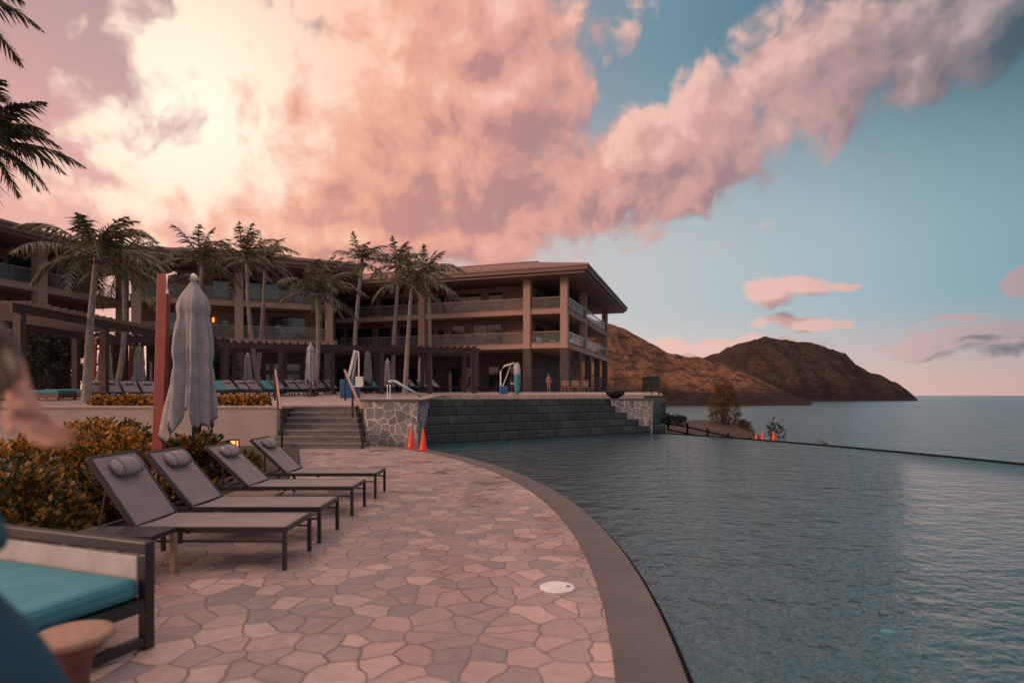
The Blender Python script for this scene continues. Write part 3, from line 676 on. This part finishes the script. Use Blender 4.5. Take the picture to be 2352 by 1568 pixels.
def bd(z0,z1,y): 
    vs=[];N=14
    for i in range(N+1):
        z=z0+(z1-z0)*i/N; q=z/2.1; w=.22*(max(0.02,1-(2*q-1)**4))**.6
        for a,b in ((-w,-y),(w,-y),(w,y),(-w,y)): vs.append((a,b,z))
    fs=[(i*4+k,i*4+(k+1)%4,i*4+4+(k+1)%4,i*4+4+k) for i in range(N) for k in range(4)]+[(0,3,2,1),(N*4,N*4+1,N*4+2,N*4+3)]
    return MB().add(vs,fs)
bd(.02,1.3,.05).build('lower_panel',m_teal,e,True); bd(1.3,2.1,.05).build('upper_panel',m_offwhite,e,True); MB().box(-.25,.25,-.2,.2,-.02,.05).build('stand',m_black,e)
e=empty('iron_fence','black iron bar fence at the right end of the terrace beside the hotel','fence',(0,0,0))
fp=[(0.9,50),(7.1,47),(9.6,43),(9.5,40),(9.3,37.2)]
for (a,b) in zip(fp,fp[1:]):
    va=Vector((*a,0)); vb=Vector((*b,0)); L=(vb-va).length; mb=MB(); z=dz(va.y)
    for h in (.12,1.08): mb.beam((va.x,va.y,z+h),(vb.x,vb.y,z+h),.04,.05)
    nb=int(L/.13)
    for k in range(1,nb): p=va.lerp(vb,k/nb); mb.box(p.x-.012,p.x+.012,p.y-.012,p.y+.012,z+.13,z+1.07)
    mb.build('bar_panel',m_black,e)
for a in fp: MB().box(a[0]-.05,a[0]+.05,a[1]-.05,a[1]+.05,dz(a[1])-.4,dz(a[1])+1.15).build('post',m_black,e)
def chair(label,loc,rz,mat=m_wood2,group='teak armchairs on the terrace'):
    e=empty('armchair',label,'chair',loc,rz,group)
    MB().box(-.3,.3,-.3,.3,.38,.46).build('seat',mat,e,bevel=.01); MB().box(-.3,.3,.27,.33,.461,.9).build('backrest',mat,e,bevel=.01)
    for x in (-.33,.301): MB().box(x,x+.03,-.3,.33,.6,.64).build('armrest',mat,e)
    for x in (-.33,.28):
        for y in (-.3,.28): MB().box(x,x+.05,y,y+.045,0,.379).build('leg',mat,e)
for i,px in enumerate((1302,1322,1342)): chair(['left','middle','right'][i]+' teak armchair of three below the right hotel wing',(gx(px,45),45+.4*i,dz(46)),radians(150+25*i))
ca,sa=cos(radians(-18.2)),sin(radians(-18.2))
for lx,z,l in ((-1.6,7.0,'dark armchair on the lower corner balcony of the right wing'),(-2.8,10.4,'dark armchair on the upper corner balcony of the right wing'),(-7.5,7.0,'dark armchair at the right end of the lower long balcony'),(-13,10.4,'dark armchair midway along the upper long balcony'),(-18,7.0,'dark armchair on the left part of the lower long balcony')):
    chair(l,(5.2+lx*ca-1.3*sa,58+lx*sa+1.3*ca,z+.002),radians(160),m_black,'dark armchairs on the balconies')
for i,(px,Y) in enumerate(((110,27),(165,29))):
    e=empty('terrace_daybed',['left','right'][i]+' low teal daybed on the terrace under the left pergola','daybed',(gx(px,Y),Y,dz(Y)))
    MB().box(-.95,.95,-.6,.6,.12,.3).build('frame',m_wood,e,bevel=.01); MB().box(-.92,.92,-.57,.57,.301,.48).build('cushion',m_teal,e,bevel=.04)
    for x in (-.9,.82):
        for y in (-.55,.47): MB().box(x,x+.08,y,y+.08,0,.119).build('leg',m_wood,e)
# ------------------------------------------------------------ people
def skin(name,vs,es,rad,mat,parent,sub=2):
    me=bpy.data.meshes.new(name); me.from_pydata(vs,es,[]); me.update(); me.materials.append(mat)
    o=bpy.data.objects.new(name,me); COL.objects.link(o); o.parent=parent
    m=o.modifiers.new('Skin','SKIN'); m.use_smooth_shade=True
    sv=me.skin_vertices[0].data
    for i,r in enumerate(rad): sv[i].radius=(r,r) if isinstance(r,(int,float)) else r
    sv[0].use_root=True
    s=o.modifiers.new('Sub','SUBSURF'); s.levels=sub; s.render_levels=sub
    return o
class SK:
    def __init__(s): s.v=[];s.e=[];s.r=[]
    def a(s,p,r,par=None):
        s.v.append(tuple(p)); s.r.append(r); i=len(s.v)-1
        if par is not None: s.e.append((par,i))
        return i
    def chain(s,par,lst):
        for p,r in lst: par=s.a(p,r,par)
        return par
    def hand(s,par,base,d,side,sc=1):
        d=Vector(d).normalized(); side=Vector(side).normalized(); n=d.cross(side); base=Vector(base)
        pm=s.a(base+d*.045*sc,(.030*sc,.016*sc),par)
        for k,(o,l) in enumerate(((-.03,.068),(-.01,.078),(.01,.073),(.028,.056))):
            b=base+d*.085*sc+side*o*sc
            i=s.a(b,.0095*sc,pm); i=s.a(b+d*l*.45*sc+n*.008*sc,.0085*sc,i); i=s.a(b+d*l*.8*sc+n*.024*sc,.0075*sc,i); s.a(b+d*l*.98*sc+n*.038*sc,.006*sc,i)
        t=base+d*.03*sc-side*.035*sc
        i=s.a(t,.0105*sc,pm); i=s.a(t+(d*.7-side*.6)*.035*sc,.009*sc,i); s.a(t+(d*.9-side*.5)*.062*sc+n*.01,.0075*sc,i)
e=empty('person','person standing in pink swimwear at the far end of the raised pool','person',(gx(1260,54),54,dz(54)))
k=SK(); r=k.a((0,0,.92),(.15,.10)); w=k.a((0,0,1.06),(.125,.085),r); c=k.a((0,0,1.25),(.15,.1),w); s_=k.a((0,0,1.38),(.12,.07),c); nk=k.a((0,0,1.46),.05,s_); h=k.chain(nk,[((0,-.01,1.54),.075),((0,-.015,1.62),.085),((0,0,1.69),.06)])
for sg in (-1,1):
    hip=k.a((.09*sg,0,.86),.09,r); k.chain(hip,[((.10*sg,.0,.66),.075),((.10*sg,-.01,.48),.052),((.11*sg,.01,.3),.05),((.11*sg,.02,.08),.034),((.12*sg,-.04,.035),.033),((.13*sg,-.13,.02),.022)])
    sh=k.a((.17*sg,0,1.37),.05,s_); hd=k.chain(sh,[((.22*sg,.02,1.22),.042),((.26*sg,.03,1.08),.036),((.2*sg,-.1,.96),.026)]); k.hand(hd,(.17*sg,-.15,.93),(-.5*sg,-.5,-.5),(0,-.6,.6),.8)
skin('body',k.v,k.e,k.r,m_skin,e)
MB().lathe([(.15,.83),(.168,.88),(.165,.95),(.14,.97)],20).build('swim_bottom',m_swim,e,True).scale=(1,.75,1)
MB().lathe([(.14,1.2),(.165,1.23),(.168,1.3),(.14,1.33)],20).build('swim_top',m_swim,e,True).scale=(1,.75,1)
MB().lathe([(.03,1.45),(.085,1.5),(.098,1.6),(.092,1.68),(.06,1.735),(.01,1.75)],16,(0,.025,0)).build('hair',m_hair,e,True)
e=empty('person','person in blue at the left edge with one bare forearm raised','person',(-1.38,1.32,0))
k=SK(); r=k.a((0,0,.95),(.15,.12)); c=k.chain(r,[((0,0,1.12),(.135,.11)),((0,0,1.30),(.16,.12))]); s_=k.a((0,0,1.40),(.12,.08),c); nk=k.a((0,0,1.49),.055,s_); h=k.chain(nk,[((.015,0,1.56),.078),((.02,0,1.66),.098),((0,0,1.74),.085)])
k.a((.105,0,1.635),.014,h-1)
for sg in (-1,1):
    hip=k.a((.0,.1*sg,.88),.10,r); k.chain(hip,[((.02*sg,.11*sg,.66),.085),((.04,.11*sg,.48),.062),((0,.11*sg,.3),.058),((-.02,.11*sg,.09),.04),((.03,.11*sg,.04),.04),((.14,.11*sg,.03),.028)])
sh=k.a((0,.17,1.38),.055,s_); el=k.chain(sh,[((-.05,.2,1.5),.05),((-.02,.22,1.66),.045),((.09,.14,1.80),.042),((.19,.06,1.78),.038)]); w_=k.a((.265,.0,1.715),.03,el); k.hand(w_,(.28,-.01,1.70),(.62,-.1,-.78),(.1,1,.2),1.05)
sh=k.a((0.02,-.12,1.38),.055,s_); el=k.chain(sh,[((.15,-.08,1.26),.046),((.25,-.02,1.1),.04)]); w_=k.chain(el,[((.31,.02,.95),.036),((.34,.04,.84),.026)]); k.hand(w_,(.345,.045,.82),(.3,.2,-.9),(1,0,.4),1)
skin('body',k.v,k.e,k.r,m_skin,e)
k=SK(); r=k.a((0,0,.93),(.185,.15)); c=k.chain(r,[((0,0,1.12),(.165,.14)),((0,0,1.30),(.185,.145))]); s_=k.a((0,0,1.385),(.14,.10),c)
k.chain(k.a((.06,-.10,1.365),.075,s_),[((.17,-.07,1.27),.075),((.26,-.02,1.12),.08),((.31,.01,.96),.085),((.33,.02,.87),.08)])
k.chain(k.a((0,.17,1.375),.075,s_),[((-.04,.19,1.46),.066)])
skin('shirt',k.v,k.e,k.r,m_denim,e)
k=SK(); r=k.a((0,0,.93),(.17,.14))
for sg in (-1,1): hip=k.a((.0,.1*sg,.86),.12,r); k.chain(hip,[((.02*sg,.11*sg,.66),.1),((.04,.11*sg,.48),.08),((0,.11*sg,.3),.075),((-.02,.11*sg,.10),.07)])
skin('trousers',k.v,k.e,k.r,m_denim,e)
mb=MB(); rd=random.Random(5)
for i in range(46):
    a=rd.uniform(-2.2,2.2)+pi; st=Vector((.0+.09*cos(a)*.8,.09*sin(a),1.74+rd.uniform(-.02,.05))); en=Vector((-.1+.1*cos(a),.15*sin(a),1.32+rd.uniform(-.1,.1)))
    mb.tube([st,st.lerp(en,.4)+Vector((.05*cos(a),.05*sin(a),0)),en],[.022,.02,.006],6)
for i in range(14):
    o=rd.uniform(-.03,.03); mb.tube([(-.0,-.05+o,1.80),(.12,-.06+o,1.86),(.23,-.06+o,1.86+o),(.275+o,-.05,1.81),(.30+o,-.05,1.72+o)],[.016,.016,.015,.013,.005],6)
mb.lathe([(.05,1.6),(.11,1.66),(.112,1.74),(.085,1.81),(.01,1.84)],20,(-.02,0,0))
mb.build('hair',m_hair,e,True)
for sg in (-1,1): MB().lathe([(.012,-.012),(.014,0),(.004,.01)],10,(.085,.035*sg,1.665)).build('eye',m_white,e,True)
MB().tube([(.09,-.025,1.585),(.1,0,1.582),(.09,.025,1.585)],.007,6).build('mouth',m_swim,e,True)
for sg in (-1,1): MB().box(-.07,.16,.11*sg-.05,.11*sg+.05,0.001,.07).build('shoe',m_black,e,bevel=.025)
# ------------------------------------------------------------ world
w=bpy.data.worlds.new("World"); S.world=w; w.use_nodes=True; t=w.node_tree; t.nodes.clear(); g=NT(t)
def AE(px,py): x=(px-1176)/F; return atan(x),atan((908-py)/F/sqrt(1+x*x))
dg=bpy.data.node_groups.new('cloud_density','ShaderNodeTree')
dg.interface.new_socket('Vector',in_out='INPUT',socket_type='NodeSocketVector'); dg.interface.new_socket('Density',in_out='OUTPUT',socket_type='NodeSocketFloat')
q=NT(dg); gi=q.n('NodeGroupInput'); go=q.n('NodeGroupOutput'); v0=gi.outputs[0]
wz=q.noi(v0,7,3,.5,'2D',1)
v1=q.vm('ADD',v0,q.vm('MULTIPLY',q.vm('SUBTRACT',wz,(.5,.5,.5)),(.085,.06,0)))
blobs=[(590,200,270,180,0,1),(980,30,420,180,-3,1),(870,220,330,160,0,1.05),(480,440,240,130,15,1),(930,420,600,160,3,1.05),(1340,420,310,130,14,1),(1620,300,300,130,25,1),(1880,180,290,125,24,1),(2150,90,260,120,14,.95),(820,540,660,80,0,.95),(1200,230,230,140,15,1),(640,600,620,50,0,.85),
(1775,690,42,40,0,.95),(1830,668,80,24,8,.95),(1925,652,40,9,6,.9),(2180,775,190,32,4,1),(2330,765,130,45,4,1),(2345,650,50,26,10,.95),(1850,745,120,16,0,.85),(1640,800,220,22,0,.85),(2180,735,120,12,4,.8)]
acc=None
for (px,py,rx,ry,rot,wt) in blobs:
    a,e_=AE(px,py); cs=1/(1+((px-1176)/F)**2)
    mp=q.n('ShaderNodeMapping',{0:v1,1:(a,e_,0),2:(0,0,radians(rot)),3:(rx/F*cs**.8*1.05,ry/F*cs**.5*1.05,1)},vector_type='TEXTURE').outputs[0]
    d=q.m('MULTIPLY',q.m('SUBTRACT',1.25,q.vm('LENGTH',mp,out=1)),wt)
    acc=d if acc is None else q.m('SMOOTH_MAX',acc,d,.18)
acc=q.m('MAXIMUM',q.m('MINIMUM',acc,1.0),-1.)
f1=q.noi(v1,5.5,10,.56,'2D')
vo=q.n('ShaderNodeTexVoronoi',{'Vector':v1,'Scale':14,'Detail':3,'Roughness':.55,'Smoothness':.5},feature='SMOOTH_F1',voronoi_dimensions='2D').outputs[0]
den=q.m('ADD',acc,q.m('ADD',q.m('MULTIPLY',q.m('SUBTRACT',f1,.5),1.2),q.m('MULTIPLY',q.m('SUBTRACT',.40,vo),.45)))
q.t.links.new(den,go.inputs[0])
tc=g.n('ShaderNodeTexCoord').outputs['Generated']; sp=g.n('ShaderNodeSeparateXYZ',{0:tc}); X,Y,Z=sp.outputs
az=g.m('ARCTAN2',X,Y); el=g.m('ARCSINE',Z); vec=g.n('ShaderNodeCombineXYZ',{0:az,1:el,2:0}).outputs[0]
def D(off):
    n_=g.n('ShaderNodeGroup',{}); n_.node_tree=dg; g.t.links.new(g.vm('ADD',vec,off) if off else vec,n_.inputs[0]); return n_.outputs[0]
d0=D(None); d1=D((-.026,.028,0))
sn=g.m('DIVIDE',X,g.m('SQRT',g.m('ADD',g.m('ADD',g.m('MULTIPLY',X,X),g.m('MULTIPLY',Y,Y)),1e-5)))
s01=g.mr(sn,-1,1)
def rp(st): return g.ramp(s01,[((sin(a)+1)/2,c) for a,c in st])
low=rp([(-.7,(1.0,.54,.38)),(-.2,(1.0,.66,.50)),(.2,(.82,.62,.56)),(.45,(.74,.50,.45)),(.75,(.56,.38,.36))])
mid=rp([(-.7,(.84,.44,.38)),(-.1,(.66,.50,.48)),(.2,(.52,.54,.55)),(.5,(.36,.47,.51)),(.75,(.20,.35,.41))])
high=rp([(-.75,(.54,.32,.32)),(-.1,(.34,.33,.37)),(.25,(.16,.28,.35)),(.5,(.075,.185,.25)),(.75,(.016,.08,.115))])
sky=g.mix(g.mr(el,.0,.15,smooth=True),low,mid); sky=g.mix(g.mr(el,.2,.54,smooth=True),sky,high)
nish=g.n('ShaderNodeTexSky',sky_type='NISHITA',sun_disc=False,sun_elevation=radians(15),sun_rotation=radians(-110))
sky=g.mix(1.0,sky,g.mix(1.0,nish.outputs[0],(.004,.004,.004),'MULTIPLY'),'ADD')
cov=g.mr(d0,-.04,.38,smooth=True)
lit=g.m('MULTIPLY',g.m('SUBTRACT',d0,d1),1.0)
def gl(px,py,rx,ry,rot,amp):
    ga,ge=AE(px,py); l=g.vm('LENGTH',g.n('ShaderNodeMapping',{0:vec,1:(ga,ge,0),2:(0,0,radians(rot)),3:(rx,ry,1)},vector_type='TEXTURE').outputs[0],out=1)
    return g.mr(l,0,1.0,amp,0,True)
glow=gl(430,260,.30,.26,15,1); glow2=gl(760,40,.36,.17,0,.42); dark=gl(1080,440,.42,.14,8,.24)
thick=g.mr(d0,.15,1.3,.20,-.14)
L=g.m('ADD',g.m('ADD',g.m('ADD',.36,lit),g.m('ADD',g.m('MULTIPLY',glow,.5),glow2)),g.m('SUBTRACT',thick,dark),clamp=True)
litc=rp([(-.7,(1.05,.74,.56)),(-.2,(1.0,.62,.46)),(.15,(.90,.55,.45)),(.45,(.80,.50,.45)),(.75,(.38,.32,.34))])
midc=rp([(-.7,(.98,.52,.37)),(-.2,(.86,.41,.30)),(.15,(.70,.36,.31)),(.45,(.56,.34,.33)),(.72,(.15,.17,.2))])
shc=rp([(-.7,(.76,.35,.27)),(-.2,(.58,.28,.25)),(.1,(.42,.24,.25)),(.45,(.34,.235,.265)),(.72,(.07,.11,.145))])
cc=g.mix(g.mr(L,0,.5,smooth=True),shc,midc); cc=g.mix(g.mr(L,.45,1.0,smooth=True),cc,litc)
cc=g.mix(g.m('MULTIPLY',glow,g.mr(L,.35,.85),clamp=True),cc,(1.15,1.0,.80))
alpha=g.m('MULTIPLY',cov,g.mr(el,.0,.12,.65,1))
fin=g.mix(alpha,sky,cc)
fin=g.mix(g.mr(el,.68,1.0,smooth=True),fin,(1.45,1.05,.95))  # bright pink overhead band, added above the view to light horizontal surfaces
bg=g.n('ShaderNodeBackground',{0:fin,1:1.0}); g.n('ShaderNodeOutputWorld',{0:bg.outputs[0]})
w.cycles.sampling_method='MANUAL'; w.cycles.sample_map_resolution=256
# ------------------------------------------------------------ sun
sd=bpy.data.lights.new('sun','SUN'); sd.energy=2.0; sd.angle=radians(14); sd.color=(1,.60,.42); so=bpy.data.objects.new('sun',sd); COL.objects.link(so)
sv=Vector((-1,-.45,.32)).normalized(); so.rotation_euler=(-sv).to_track_quat('-Z','Y').to_euler()
# ------------------------------------------------------------ camera
cd=bpy.data.cameras.new('camera'); cam=bpy.data.objects.new('camera',cd); COL.objects.link(cam); S.camera=cam
cam.location=(0,0,EYE); cam.rotation_euler=(radians(90),0,0); cd.sensor_width=36; cd.lens=36*F/2352; cd.shift_y=124/2352; cd.clip_start=.05; cd.clip_end=90000
cd.dof.use_dof=True; cd.dof.focus_distance=14; cd.dof.aperture_fstop=.9
S.view_settings.view_transform='Standard'; S.view_settings.look='None'; S.view_settings.exposure=0
